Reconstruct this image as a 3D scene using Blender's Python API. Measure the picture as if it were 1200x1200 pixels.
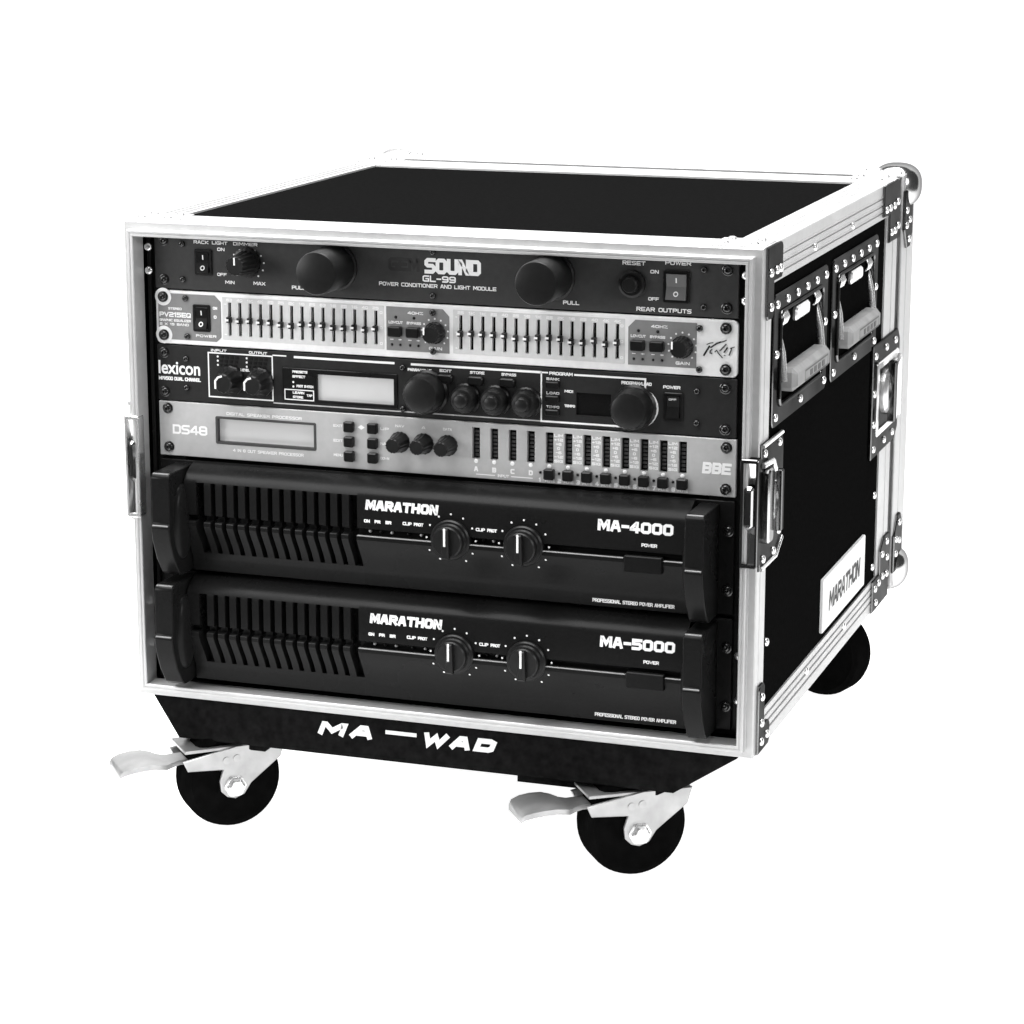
import bpy, math, random
from mathutils import Vector, Matrix
random.seed(7)
for o in list(bpy.data.objects): bpy.data.objects.remove(o, do_unlink=True)
SC = bpy.context.scene
COL = SC.collection
R = math.radians
FLOOR = 138.0            # floor lies 138 mm below the bottom of the rack space

# ------------------------------------------------------------------ camera
cd = bpy.data.cameras.new('camera'); cam = bpy.data.objects.new('camera', cd); COL.objects.link(cam)
cd.sensor_width = 36; cd.lens = 93.62; cd.clip_start = .05; cd.clip_end = 100
yaw, pit = -0.333545, -0.231760
fw = Vector((math.sin(yaw)*math.cos(pit), math.cos(yaw)*math.cos(pit), math.sin(pit)))
rt = Vector((math.cos(yaw), -math.sin(yaw), 0)); up = rt.cross(fw)
m = Matrix((rt, up, -fw)).transposed().to_4x4(); m.translation = Vector((.7255, -1.9031, .6334+FLOOR/1000))
cam.matrix_world = m
SC.camera = cam

# ------------------------------------------------------------------ world and lamps
w = bpy.data.worlds.new('World'); SC.world = w; w.use_nodes = True
w.node_tree.nodes['Background'].inputs[0].default_value = (1, 1, 1, 1)
w.node_tree.nodes['Background'].inputs[1].default_value = .06
def lamp(name, loc, target, sx, sy, watts, spread=180):
    l = bpy.data.lights.new(name, 'AREA'); l.shape = 'RECTANGLE'; l.size = sx; l.size_y = sy; l.energy = watts; l.spread = R(spread)
    o = bpy.data.objects.new(name, l); COL.objects.link(o); o.location = loc
    d = Vector(target)-Vector(loc); o.rotation_euler = d.to_track_quat('-Z', 'Y').to_euler()
    return o
lamp('overhead_softbox', (-.25, .05, 2.0), (-.05, .2, .2), 1.8, 2.2, 92, 140)
lamp('left_softbox', (-1.05, -.75, .62), (-.05, .0, .36), .6, .5, 10.5)
lamp('right_fill', (2.3, -.9, 1.3), (.2, .25, .3), .9, .9, 24)  # fill lamp added to lift the aluminium on the right side
SC.view_settings.view_transform = 'Standard'; SC.view_settings.look = 'None'
SC.view_settings.exposure = 0; SC.view_settings.gamma = 1; SC.view_settings.use_curve_mapping = False
SC.render.engine = 'CYCLES'; SC.cycles.use_denoising = True
SC.cycles.max_bounces = 8

# ------------------------------------------------------------------ materials
MATS = {}
def mat(name, col, rough=.5, metal=0., noise=0., scale=60., bump=0., spec=.5, stretch=(1, 1, 1), rvar=0., edge=None):
    if name in MATS: return MATS[name]
    m = bpy.data.materials.new(name); m.use_nodes = True; nt = m.node_tree
    b = nt.nodes['Principled BSDF']
    c = (col, col, col, 1) if not isinstance(col, tuple) else (*col, 1)
    b.inputs['Base Color'].default_value = c; b.inputs['Roughness'].default_value = rough
    b.inputs['Metallic'].default_value = metal; b.inputs['Specular IOR Level'].default_value = spec
    if edge is not None: b.inputs['Specular Tint'].default_value = (edge, edge, edge, 1)
    if noise or bump or rvar:
        tc = nt.nodes.new('ShaderNodeTexCoord'); mp = nt.nodes.new('ShaderNodeMapping')
        mp.inputs['Scale'].default_value = stretch
        nz = nt.nodes.new('ShaderNodeTexNoise'); nz.inputs['Scale'].default_value = scale
        nz.inputs['Detail'].default_value = 5
        nt.links.new(tc.outputs['Object'], mp.inputs[0]); nt.links.new(mp.outputs[0], nz.inputs['Vector'])
        if noise:
            rp = nt.nodes.new('ShaderNodeMapRange')
            rp.inputs['From Min'].default_value = .25; rp.inputs['From Max'].default_value = .75
            rp.inputs['To Min'].default_value = 1-noise; rp.inputs['To Max'].default_value = 1+noise
            mx = nt.nodes.new('ShaderNodeVectorMath'); mx.operation = 'SCALE'
            mx.inputs[0].default_value = c[:3]
            nt.links.new(nz.outputs['Fac'], rp.inputs['Value']); nt.links.new(rp.outputs[0], mx.inputs['Scale'])
            nt.links.new(mx.outputs[0], b.inputs['Base Color'])
        if rvar:
            n2 = nt.nodes.new('ShaderNodeTexNoise'); n2.inputs['Scale'].default_value = 14; n2.inputs['Detail'].default_value = 6
            nt.links.new(tc.outputs['Object'], n2.inputs['Vector'])
            r2 = nt.nodes.new('ShaderNodeMapRange'); r2.inputs['From Min'].default_value = .3; r2.inputs['From Max'].default_value = .7
            r2.inputs['To Min'].default_value = max(rough-rvar, .02); r2.inputs['To Max'].default_value = rough+rvar
            nt.links.new(n2.outputs['Fac'], r2.inputs['Value']); nt.links.new(r2.outputs[0], b.inputs['Roughness'])
        if bump:
            bp = nt.nodes.new('ShaderNodeBump'); bp.inputs['Strength'].default_value = bump; bp.inputs['Distance'].default_value = .001
            nt.links.new(nz.outputs['Fac'], bp.inputs['Height']); nt.links.new(bp.outputs[0], b.inputs['Normal'])
    MATS[name] = m; return m
mat('glow_floor', .6, .6, spec=.1)          # white floor with an added glow, so nothing throws a shadow on it
b_ = MATS['glow_floor'].node_tree.nodes['Principled BSDF']; b_.inputs['Emission Color'].default_value = (1, 1, 1, 1); b_.inputs['Emission Strength'].default_value = .97
mat('alu', .50, .36, .35, noise=.05, scale=140, rvar=.06, edge=.7)
mat('chrome', .20, .15, 1., noise=.2, scale=26, bump=.22, rvar=.07, edge=.22)  # base darkened in place of the dark surroundings chrome would mirror
mat('ball_chrome', .62, .16, 1., noise=.1, scale=30, bump=.12, rvar=.06, edge=.3)
mat('bright_steel', .82, .26, .85, noise=.08, scale=80, bump=.08, rvar=.08)
mat('zinc', .40, .36, .7, noise=.22, scale=45, bump=.06, rvar=.1)
mat('laminate', .0048, .8, noise=.22, scale=260, bump=.12, spec=0.)
mat('beam_black', .008, .8, noise=.4, scale=160, bump=.25, spec=0.)
mat('rubber', .004, .8, noise=.3, scale=90, bump=.1, spec=0.)
mat('face_black', .015, .42, noise=.12, scale=240, bump=.03, rvar=.06)
mat('face_dark', .020, .42, noise=.10, scale=240, bump=.03, rvar=.06, spec=.12)
mat('amp_black', .0085, .28, noise=.12, scale=400, bump=.05, rvar=.05, spec=.07)
mat('amp_highlight', .16, .35, .3, noise=.1, scale=200)  # paler tone painted as the highlights on ridge and handle edges
mat('screw_black', .008, .2, spec=.7)
mat('face_grey', .042, .42, noise=.08, scale=240, bump=.03, rvar=.06, spec=.12)
mat('plastic_black', .006, .30, noise=.2, scale=200, rvar=.08, spec=.25)
mat('matte_black', .004, .7, spec=.2)
mat('knob_black', .008, .34, noise=.2, scale=200, rvar=.06, spec=.22)
mat('silver_light', .85, .42, .35, noise=.05, scale=200, rvar=.06)
mat('silver_mid', .45, .42, .3, noise=.05, scale=200, rvar=.06)
mat('zone_grey', .2, .45, .2, noise=.06, scale=200, rvar=.06)
mat('fader_grey', .6, .45, .3, noise=.05, scale=200, rvar=.06)
mat('print_white', .8, .6)
mat('print_grey', .45, .6)
mat('print_black', .006, .6)
mat('print_dark', .035, .5)
mat('cap_white', .8, .4)
mat('screen', .42, .28, noise=.05, scale=30)
b_ = MATS['screen'].node_tree.nodes['Principled BSDF']; b_.inputs['Emission Color'].default_value = (1, 1, 1, 1); b_.inputs['Emission Strength'].default_value = .16  # glow added to brighten the unlit displays in their recesses
mat('screen_dark', .006, .15)
mat('rocker_grey', .12, .3)
mat('rubber_grey', .26, .55, noise=.2, scale=60, bump=.15, spec=.2)
mat('plate_white', .80, .5, .0, noise=.05, scale=150, bump=.03)

# ------------------------------------------------------------------ mesh helpers (millimetres)
FR = {'front': (Vector((1, 0, 0)), Vector((0, 0, 1)), Vector((0, -1, 0))),     # u = x, v = z, w towards the viewer
      'right': (Vector((0, 1, 0)), Vector((0, 0, 1)), Vector((1, 0, 0))),
      'left': (Vector((0, -1, 0)), Vector((0, 0, 1)), Vector((-1, 0, 0))),
      'top': (Vector((1, 0, 0)), Vector((0, 1, 0)), Vector((0, 0, 1)))}
class MB:
    def __init__(s, frame='front', origin=(0, 0, 0)):
        s.v = []; s.f = []
        s.U, s.V, s.W = FR[frame] if isinstance(frame, str) else frame
        s.o = Vector(origin)
    def p(s, u, v, w):
        s.v.append(s.o + s.U*u + s.V*v + s.W*w); return len(s.v)-1
    def face(s, *ids): s.f.append(tuple(ids))
    def box(s, u0, u1, v0, v1, w0, w1, c=0.):
        if c <= 0:
            i = [s.p(u, v, w_) for w_ in (w0, w1) for v in (v0, v1) for u in (u0, u1)]
            for q in ((0, 2, 3, 1), (4, 5, 7, 6), (0, 1, 5, 4), (2, 6, 7, 3), (0, 4, 6, 2), (1, 3, 7, 5)): s.face(*[i[k] for k in q])
        else:
            pts = [(u0, v0), (u1, v0), (u1, v1), (u0, v1)]
            s.prism(rrect(u0, u1, v0, v1, c, 1), w0, w1, c)
    def prism(s, poly, w0, w1, c=0., back=True):
        """poly counter-clockwise in u,v; chamfer c on the w1 edge"""
        n = len(poly)
        cu = sum(q[0] for q in poly)/n; cv = sum(q[1] for q in poly)/n
        rings = [[s.p(u, v, w0) for u, v in poly]]
        rings.append([s.p(u, v, w1-c) for u, v in poly])
        if c > 0: rings.append([s.p(u, v, w1) for u, v in inset(poly, c)])
        for a, b in zip(rings, rings[1:]):
            for k in range(n): s.face(a[k], a[(k+1) % n], b[(k+1) % n], b[k])
        s.face(*rings[-1])
        if back: s.face(*rings[0][::-1])
    def lathe(s, u, v, prof, n=32, flute=0, fd=0.):
        """prof: list of (radius, w); axis along w"""
        rings = []
        for r, w_ in prof:
            if r <= 1e-6: rings.append([s.p(u, v, w_)]); continue
            ring = []
            for k in range(n):
                a = 2*math.pi*k/n
                rr = r + (fd*(math.cos(a*flute)) if flute and r > 3 else 0)
                ring.append(s.p(u+rr*math.cos(a), v+rr*math.sin(a), w_))
            rings.append(ring)
        for a, b in zip(rings, rings[1:]):
            if len(a) == 1 and len(b) == 1: continue
            if len(b) == 1:
                for k in range(n): s.face(a[k], a[(k+1) % n], b[0])
            elif len(a) == 1:
                for k in range(n): s.face(a[0], b[(k+1) % n], b[k])
            else:
                for k in range(n): s.face(a[k], a[(k+1) % n], b[(k+1) % n], b[k])
    def tube(s, pts, r, n=10):
        P = [s.o + s.U*a + s.V*b + s.W*c for a, b, c in pts]; rings = []
        up_ = Vector((.3, .5, .81))
        for i, q in enumerate(P):
            t = (P[min(i+1, len(P)-1)]-P[max(i-1, 0)]).normalized()
            a = t.cross(up_).normalized(); b = t.cross(a)
            ring = []
            for k in range(n):
                an = 2*math.pi*k/n
                s.v.append(q + a*(r*math.cos(an)) + b*(r*math.sin(an))); ring.append(len(s.v)-1)
            rings.append(ring)
        for A, B in zip(rings, rings[1:]):
            for k in range(n): s.face(A[k], A[(k+1) % n], B[(k+1) % n], B[k])
        s.face(*rings[0][::-1]); s.face(*rings[-1])
    def panel(s, u0, u1, v0, v1, w, th, holes=(), hd=4., r=0., c=.5):
        """sheet with real rectangular openings; r = corner radius; hd = depth of the walls of an opening"""
        b = max(r, c, .6)+.01
        a0, a1, b0, b1 = u0+b, u1-b, v0+b, v1-b
        us = sorted({a0, a1, *[q for h in holes for q in h[:2]]}); vs = sorted({b0, b1, *[q for h in holes for q in h[2:4]]})
        idx = {}
        def P(u, v):
            k = (round(u, 4), round(v, 4))
            if k not in idx: idx[k] = s.p(u, v, w)
            return idx[k]
        for i in range(len(us)-1):
            for j in range(len(vs)-1):
                mu, mv = (us[i]+us[i+1])/2, (vs[j]+vs[j+1])/2
                if any(h[0] < mu < h[1] and h[2] < mv < h[3] for h in holes): continue
                s.face(P(us[i], vs[j]), P(us[i+1], vs[j]), P(us[i+1], vs[j+1]), P(us[i], vs[j+1]))
        for h in holes:
            t = [s.p(u, v, w) for u, v in ((h[0], h[2]), (h[1], h[2]), (h[1], h[3]), (h[0], h[3]))]
            d = [s.p(u, v, w-hd) for u, v in ((h[0], h[2]), (h[1], h[2]), (h[1], h[3]), (h[0], h[3]))]
            for k in range(4): s.face(t[(k+1) % 4], t[k], d[k], d[(k+1) % 4])
        # border ring from the inner rectangle to the rounded outline
        out = rrect(u0, u1, v0, v1, max(r, .3), 6 if r > 1 else 1); ins = inset(out, c)
        n = len(out)
        A = [s.p(u, v, w) for u, v in ins]; B = [s.p(u, v, w-c) for u, v in out]; Cc = [s.p(u, v, w-th) for u, v in out]
        for k in range(n):
            s.face(B[k], B[(k+1) % n], A[(k+1) % n], A[k]); s.face(Cc[k], Cc[(k+1) % n], B[(k+1) % n], B[k])
        corner = [s.p(u, v, w) for u, v in ((a0, b0), (a1, b0), (a1, b1), (a0, b1))]
        q = n//4
        for k in range(4):                       # rrect starts with the lower-left corner's arc
            arc = A[k*q:(k+1)*q]
            for x, y in zip(arc, arc[1:]): s.face(x, y, corner[k])
            s.face(A[(k+1)*q-1], A[((k+1)*q) % n], corner[(k+1) % 4], corner[k])
        if not holes: s.face(*Cc[::-1])
    def build(s, name, material, parent=None, smooth=25, kind=None):
        co = [Vector((q.x, q.y, q.z+FLOOR))*.001 for q in s.v]
        lo = Vector([min(c[i] for c in co) for i in range(3)]); hi = Vector([max(c[i] for c in co) for i in range(3)])
        org = (lo+hi)/2
        me = bpy.data.meshes.new(name); me.from_pydata([c-org for c in co], [], s.f); me.validate()
        finish(me, material, smooth)
        return link(name, me, org, parent, kind)
    def mesh(s, name, material, smooth=25):
        """mesh round the local zero, to be placed many times"""
        me = bpy.data.meshes.new(name); me.from_pydata([c*.001 for c in s.v], [], s.f); me.validate()
        finish(me, material, smooth); return me
def finish(me, material, smooth):
    me.materials.append(MATS[material])
    if smooth:
        me.polygons.foreach_set('use_smooth', [True]*len(me.polygons)); me.set_sharp_from_angle(angle=R(smooth))
    me.update()
WO = {}
def link(name, me, org, parent, kind=None):
    o = bpy.data.objects.new(name, me); COL.objects.link(o)
    WO[o] = Vector(org); o.location = WO[o] - (WO[parent] if parent else Vector())
    if parent: o.parent = parent
    if kind: o['kind'] = kind
    return o
def place(name, me, xyz, parent):
    return link(name, me, Vector((xyz[0], xyz[1], xyz[2]+FLOOR))*.001, parent)
def empty(name, xyz, parent=None):
    o = bpy.data.objects.new(name, None); COL.objects.link(o); o.empty_display_size = .05
    WO[o] = Vector((xyz[0], xyz[1], xyz[2]+FLOOR))*.001; o.location = WO[o]-(WO[parent] if parent else Vector())
    if parent: o.parent = parent
    return o
def tag(o, label, cat, group=None):
    o['label'] = label; o['category'] = cat
    if group: o['group'] = group
    return o
def rrect(u0, u1, v0, v1, r, n=5):
    out = []
    for cu, cv, a0 in ((u0+r, v0+r, 180), (u1-r, v0+r, 270), (u1-r, v1-r, 0), (u0+r, v1-r, 90)):
        for k in range(n+1):
            a = R(a0+90*k/n); out.append((cu+r*math.cos(a), cv+r*math.sin(a)))
    return out
def inset(poly, d):
    n = len(poly); out = []
    for k in range(n):
        a, b, c = poly[k-1], poly[k], poly[(k+1) % n]
        e1 = Vector((b[0]-a[0], b[1]-a[1])); e2 = Vector((c[0]-b[0], c[1]-b[1]))
        if e1.length < 1e-9 or e2.length < 1e-9: out.append(b); continue
        e1.normalize(); e2.normalize()
        n1 = Vector((-e1.y, e1.x)); n2 = Vector((-e2.y, e2.x)); mm = n1+n2
        k2 = max(mm.length_squared/2, .3)
        out.append((b[0]+mm.x*d/k2, b[1]+mm.y*d/k2))
    return out

# ------------------------------------------------------------------ lettering: a stroke alphabet on a 4 x 6 grid
G = {
'A': (4, ['0,0 1.4,6 2.6,6 4,0', '.7,1.9 3.3,1.9']), 'B': (4, ['0,0 0,6 3.3,6 4,5.2 4,3.8 3.3,3.1', '3.3,3.1 4,2.3 4,.8 3.3,0 .3,0', '.3,3.1 3.2,3.1']),
'C': (4, ['4,6 .8,6 0,5.2 0,.8 .8,0 4,0']), 'D': (4, ['*0,0 0,6 3.2,6 4,5.2 4,.8 3.2,0']), 'E': (4, ['4,6 0,6 0,0 4,0', '0,3 3.6,3']),
'F': (4, ['4,6 0,6 0,0', '0,3 3.6,3']), 'G': (4, ['4,6 .8,6 0,5.2 0,.8 .8,0 4,0 4,2.9 2.2,2.9']), 'H': (4, ['0,0 0,6', '4,0 4,6', '0,3 4,3']),
'I': (.4, ['.2,0 .2,6']), 'J': (4, ['4,6 4,.8 3.2,0 .8,0 0,.8 0,2']), 'K': (4, ['0,0 0,6', '4,6 .4,3 4,0']), 'L': (3.6, ['0,6 0,0 3.6,0']),
'M': (5, ['0,0 0,6 .6,6 2.5,1.6 4.4,6 5,6 5,0']), 'N': (4, ['0,0 0,6 .5,6 3.5,0 4,0 4,6']), 'O': (4, ['*.8,0 0,.8 0,5.2 .8,6 3.2,6 4,5.2 4,.8 3.2,0']),
'P': (4, ['0,0 0,6 3.2,6 4,5.2 4,3.5 3.2,2.7 1.4,2.7', '.2,2.7 1.6,2.7']), 'Q': (4, ['*.8,0 0,.8 0,5.2 .8,6 3.2,6 4,5.2 4,.8 3.2,0', '2.6,1.6 4,0']),
'R': (4, ['0,0 0,6 3.2,6 4,5.2 4,3.6 3.2,2.8 1.8,2.8', '.2,2.8 1.9,2.8', '2.2,2.8 4,0']), 'S': (4, ['4,6 .8,6 0,5.2 0,3.8 .8,3.1 3.2,3.1 4,2.3 4,.8 3.2,0 0,0']),
'T': (4, ['0,6 4,6', '2,6 2,0']), 'U': (4, ['0,6 0,.8 .8,0 3.2,0 4,.8 4,6']), 'V': (4, ['0,6 2,0 4,6']), 'W': (5.4, ['0,6 1.3,0 2.7,5 4.1,0 5.4,6']),
'X': (4, ['0,0 4,6', '0,6 4,0']), 'Y': (4, ['0,6 2,3 4,6', '2,3 2,0']), 'Z': (4, ['0,6 4,6 0,0 4,0']), '-': (2.6, ['0,3 2.6,3']), '/': (3, ['0,0 3,6']),
'0': (4, ['*.8,0 0,.8 0,5.2 .8,6 3.2,6 4,5.2 4,.8 3.2,0']), '1': (1.6, ['0,5 1.2,6 1.2,0']), '2': (4, ['0,6 3.2,6 4,5.2 4,3.8 3.2,3.1 .8,3.1 0,2.3 0,0 4,0']),
'3': (4, ['0,6 3.2,6 4,5.2 4,.8 3.2,0 0,0', '1,3 4,3']), '4': (4, ['3.1,0 3.1,6 2.6,6 0,2.2 0,1.6 2.2,1.6', '2.0,1.6 4.2,1.6']), '5': (4, ['4,6 0,6 0,3.4 3.2,3.4 4,2.6 4,.8 3.2,0 0,0']),
'6': (4, ['3.8,6 .8,6 0,5.2 0,.8 .8,0 3.2,0 4,.8 4,2.5 3.2,3.3 1.2,3.3', '.2,3.3 1.4,3.3']), '7': (4, ['0,6 4,6 1.6,0']), '8': (4, ['*.8,0 0,.8 0,5.2 .8,6 3.2,6 4,5.2 4,.8 3.2,0', '0,3 4,3']),
'9': (4, ['.2,0 3.2,0 4,.8 4,5.2 3.2,6 .8,6 0,5.2 0,3.5 .8,2.7 2.8,2.7', '2.6,2.7 3.8,2.7']), ' ': (2.2, []), '+': (3, ['0,3 3,3', '1.5,1.5 1.5,4.5']), '.': (.3, ['0,0 .3,0'])}
def stroke(mb, pts, hw, w_, closed=False):
    n = len(pts); L = []; Rr = []
    for k in range(n):
        a = pts[k-1] if (k or closed) else None; b = pts[k]; c = pts[(k+1) % n] if (k < n-1 or closed) else None
        e = []
        if a: e.append(Vector((b[0]-a[0], b[1]-a[1])).normalized())
        if c: e.append(Vector((c[0]-b[0], c[1]-b[1])).normalized())
        ns = [Vector((-q.y, q.x)) for q in e]
        mm = ns[0] if len(ns) == 1 else (ns[0]+ns[1])
        if len(ns) == 2: mm = mm/max(mm.length_squared/2, .45)
        ext = Vector((0, 0))
        if not closed and k == 0: ext = -e[0]*hw
        if not closed and k == n-1: ext = e[-1]*hw
        L.append(mb.p(b[0]+mm.x*hw+ext.x, b[1]+mm.y*hw+ext.y, w_)); Rr.append(mb.p(b[0]-mm.x*hw+ext.x, b[1]-mm.y*hw+ext.y, w_))
    for k in range(n if closed else n-1):
        j = (k+1) % n; mb.face(Rr[k], Rr[j], L[j], L[k])
def text_into(mb, s, u, v, width, height, w_, sw=.16, gap=1.5, shear=0., align='l'):
    """block lettering: u,v lower-left corner; sw = stroke width as a share of the height"""
    hw = height*sw/2
    adv = sum(G[c][0] for c in s) + gap*(len(s)-1)
    k = (width-2*hw)/adv; kv = (height-2*hw)/6
    if align == 'c': u -= width/2
    x = u+hw; n = 0
    for c in s:
        gw, st = G[c]
        for t in st:
            cl = t[0] == '*'
            pts = [tuple(float(z) for z in q.split(',')) for q in t.lstrip('*').split()]
            pts = [(x+a*k+shear*(b*kv), v+hw+b*kv) for a, b in pts]
            stroke(mb, pts, hw, w_+.07*(n % 3), cl); n += 1
        x += (gw+gap)*k
def text(s, frame, origin, u, v, width, height, w_, parent, material='print_white', name='lettering', **kw):
    mb = MB(frame, origin); text_into(mb, s, u, v, width, height, w_, **kw); return mb.build(name, material, parent, smooth=0)
def line(pts, frame, origin, hw, w_, parent, material='print_white', closed=False, name='printed_line'):
    mb = MB(frame, origin); stroke(mb, pts, hw, w_, closed); return mb.build(name, material, parent, smooth=0)
def bfont(s, u, v, height, yplane, parent, material, offset=0., width=None, name='lettering'):
    cu = bpy.data.curves.new('t', 'FONT'); cu.body = s; cu.size = 1; cu.offset = offset
    ob = bpy.data.objects.new('t', cu); COL.objects.link(ob)
    me = bpy.data.meshes.new_from_object(ob.evaluated_get(bpy.context.evaluated_depsgraph_get()))
    bpy.data.objects.remove(ob, do_unlink=True); bpy.data.curves.remove(cu)
    xs = [q.co.x for q in me.vertices]; ys = [q.co.y for q in me.vertices]
    k = height/(max(ys)-min(ys)); kx = width/(max(xs)-min(xs)) if width else k
    mb = MB('front', (0, yplane, 0))
    for q in me.vertices: mb.p(u+(q.co.x-min(xs))*kx, v+(q.co.y-min(ys))*k, 0)
    for f in me.polygons: mb.face(*f.vertices)
    bpy.data.meshes.remove(me)
    return mb.build(name, material, parent, smooth=0)

# ------------------------------------------------------------------ shared small pieces
def screw_mesh(name, r, frame, material='screw_black', washer=True):
    mb = MB(frame)
    if washer: mb.lathe(0, 0, [(r*1.25, 0), (r*1.25, .5), (r*1.1, .8), (r*.95, .8)], 24)
    mb.lathe(0, 0, [(r*.95, .3), (r*.95, 1.0), (r*.8, 1.9), (r*.5, 2.35), (r*.38, 2.4), (r*.25, 1.5), (0, 1.3)], 24)
    return mb.mesh(name, material, 40)
RACK_SCREW = screw_mesh('rack_screw', 3.6, 'front')
SMALL_SCREW = screw_mesh('panel_screw', 2.7, 'front', washer=False)
def rivet_mesh(frame, r=3.4, h=2.2):
    mb = MB(frame); mb.lathe(0, 0, [(r, 0), (r*.95, h*.45), (r*.75, h*.8), (r*.4, h*.97), (0, h)], 16)
    return mb.mesh('rivet', 'bright_steel', 60)
RIV = {k: rivet_mesh(k) for k in FR}
def rack_screws(parent, pts, y, me=None, name='rack_screw'):
    for x, z in pts: place(name, me or RACK_SCREW, (x, y, z), parent)

# ================================================================== THE SETTING
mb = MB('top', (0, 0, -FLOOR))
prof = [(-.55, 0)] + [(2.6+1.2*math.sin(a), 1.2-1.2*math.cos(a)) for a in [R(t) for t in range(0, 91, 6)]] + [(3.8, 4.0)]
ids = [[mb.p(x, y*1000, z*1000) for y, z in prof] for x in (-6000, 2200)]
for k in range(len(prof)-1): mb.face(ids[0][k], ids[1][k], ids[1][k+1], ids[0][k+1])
floor = mb.build('floor', 'glow_floor', None, smooth=60, kind='structure')

# ================================================================== THE FLIGHT CASE
W, ZT, ZB, D, D2 = 262.0, 372.0, -22.0, 514.0, 594.0
case = tag(empty('flight_case', (0, 280, -FLOOR)), 'black road rack case with aluminium edges, chrome latches and side handles, standing on four castors', 'rack case')
ZC = (ZT+ZB)/2
def slab(name, x0, x1, y0, y1, z0, z1, material, parent=case, c=.4):
    mb = MB('top'); mb.box(x0, x1, y0, y1, z0, z1, c); return mb.build(name, material, parent)
slab('top_panel', -W+3, W-3, 20, D-14, ZT-10, ZT-1.6, 'laminate')
slab('base_panel', -W+3, W-3, 20, D-14, ZB+1.6, ZB+10, 'laminate')
slab('side_panel', W-10, W-1.6, 14, D-14, ZB+8, ZT-8, 'laminate')
slab('side_panel', -W+1.6, -W+10, 14, D-14, ZB+8, ZT-8, 'laminate')
# long corner rails: an L of ribbed aluminium along each of the four depth edges
def rib_profile(length, t=1.6):
    """outer face of one flange seen end-on, from the corner inwards: (distance from the corner, height)"""
    out = []
    for a, b in ((.33, .40), (.55, .62), (.76, .83)):
        out += [(a*length-.6, 0), (a*length-.2, .5), (a*length+.3, .5), (a*length+.5, -1.1), (b*length-.4, -1.1), (b*length, 0)]
    return out
def depth_rail(sx, sz, y0, y1, leg=30.):
    cx, cz = sx*W, (ZT if sz > 0 else ZB)
    P = []
    P.append((-leg, -1.6)); P.append((-leg, 0)); 
    P += [(-d, h) for d, h in rib_profile(leg)[::-1]]
    P += [(-1.2, 0), (-.35, -.35), (0, -1.2)]
    P += [(h, -d) for d, h in rib_profile(leg)]
    P += [(0, -leg), (-1.6, -leg), (-1.6, -1.6)]
    mb = MB('front'); rings = []
    for y in (y0, y1): rings.append([mb.p(cx+sx*a, cz+sz*b, -y) for a, b in P])
    n = len(P)
    for k in range(n): mb.face(rings[0][k], rings[0][(k+1) % n], rings[1][(k+1) % n], rings[1][k])
    mb.face(*rings[0]); mb.face(*rings[1][::-1])
    import bmesh
    o = mb.build('corner_rail', 'alu', case, smooth=15)
    bm = bmesh.new(); bm.from_mesh(o.data); bmesh.ops.recalc_face_normals(bm, faces=bm.faces); bm.to_mesh(o.data); bm.free()
    return o
for sx in (-1, 1):
    for sz in (-1, 1):
        o = depth_rail(sx, sz, 28.4, D-52.5)
        if sx > 0:
            for y in ((170, 313) if sz > 0 else (179, 324)):
                place('rivet', RIV['right'], (W, y, ZT-20 if sz > 0 else ZB+20), o)
# rims: mitred frames round the front opening and the rear edge
def rim(name, hw, z0, z1, P_side, P_tb, material, parent):
    import bmesh
    cs = [(-hw, z0), (hw, z0), (hw, z1), (-hw, z1)]; sg = [(-1, -1), (1, -1), (1, 1), (-1, 1)]; out = []
    for k in range(4):
        P = P_tb if k % 2 == 0 else P_side
        mb = MB('front'); rings = []
        for q in (k, (k+1) % 4):
            rings.append([mb.p(cs[q][0]+sg[q][0]*a, cs[q][1]+sg[q][1]*a, -y) for a, y in P])
        n = len(P)
        for j in range(n): mb.face(rings[0][j], rings[0][(j+1) % n], rings[1][(j+1) % n], rings[1][j])
        mb.face(*rings[0]); mb.face(*rings[1][::-1])
        o = mb.build(name, material, parent, smooth=15)
        bm = bmesh.new(); bm.from_mesh(o.data); bmesh.ops.recalc_face_normals(bm, faces=bm.faces); bm.to_mesh(o.data); bm.free()
        out.append(o)
    return out
def front_profile(fl):
    t = 11.5
    return [(0, 10), (0, -7.4), (.6, -8), (2.0, -8), (2.3, -7.5), (2.9, -7.5), (3.2, -8), (4.6, -8), (5.2, -7.4), (5.2, -.2), (5.6, 0), (10.6, 0), (t, .9),
            (t, fl*.35), (t-.6, fl*.35+.5), (t-.6, fl*.45-.5), (t, fl*.45), (t, fl), (t-1.8, fl), (t-1.8, 10)]
HWO, ZO0, ZO1 = W-11.5, ZB+11.5, ZT-11.5
rim('front_rim', HWO, ZO0, ZO1, front_profile(28), front_profile(45), 'alu', case)
def rear_profile(fl):
    t = 11.5
    return [(0, D), (0, D-12), (t-1.8, D-12), (t-1.8, D-fl), (t, D-fl), (t, D-fl*.45), (t-.6, D-fl*.45+.5), (t-.6, D-fl*.35-.5), (t, D-fl*.35), (t, D-.9), (t-.9, D)]
rim('rear_rim', HWO, ZO0, ZO1, rear_profile(52), rear_profile(52), 'alu', case)
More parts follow.
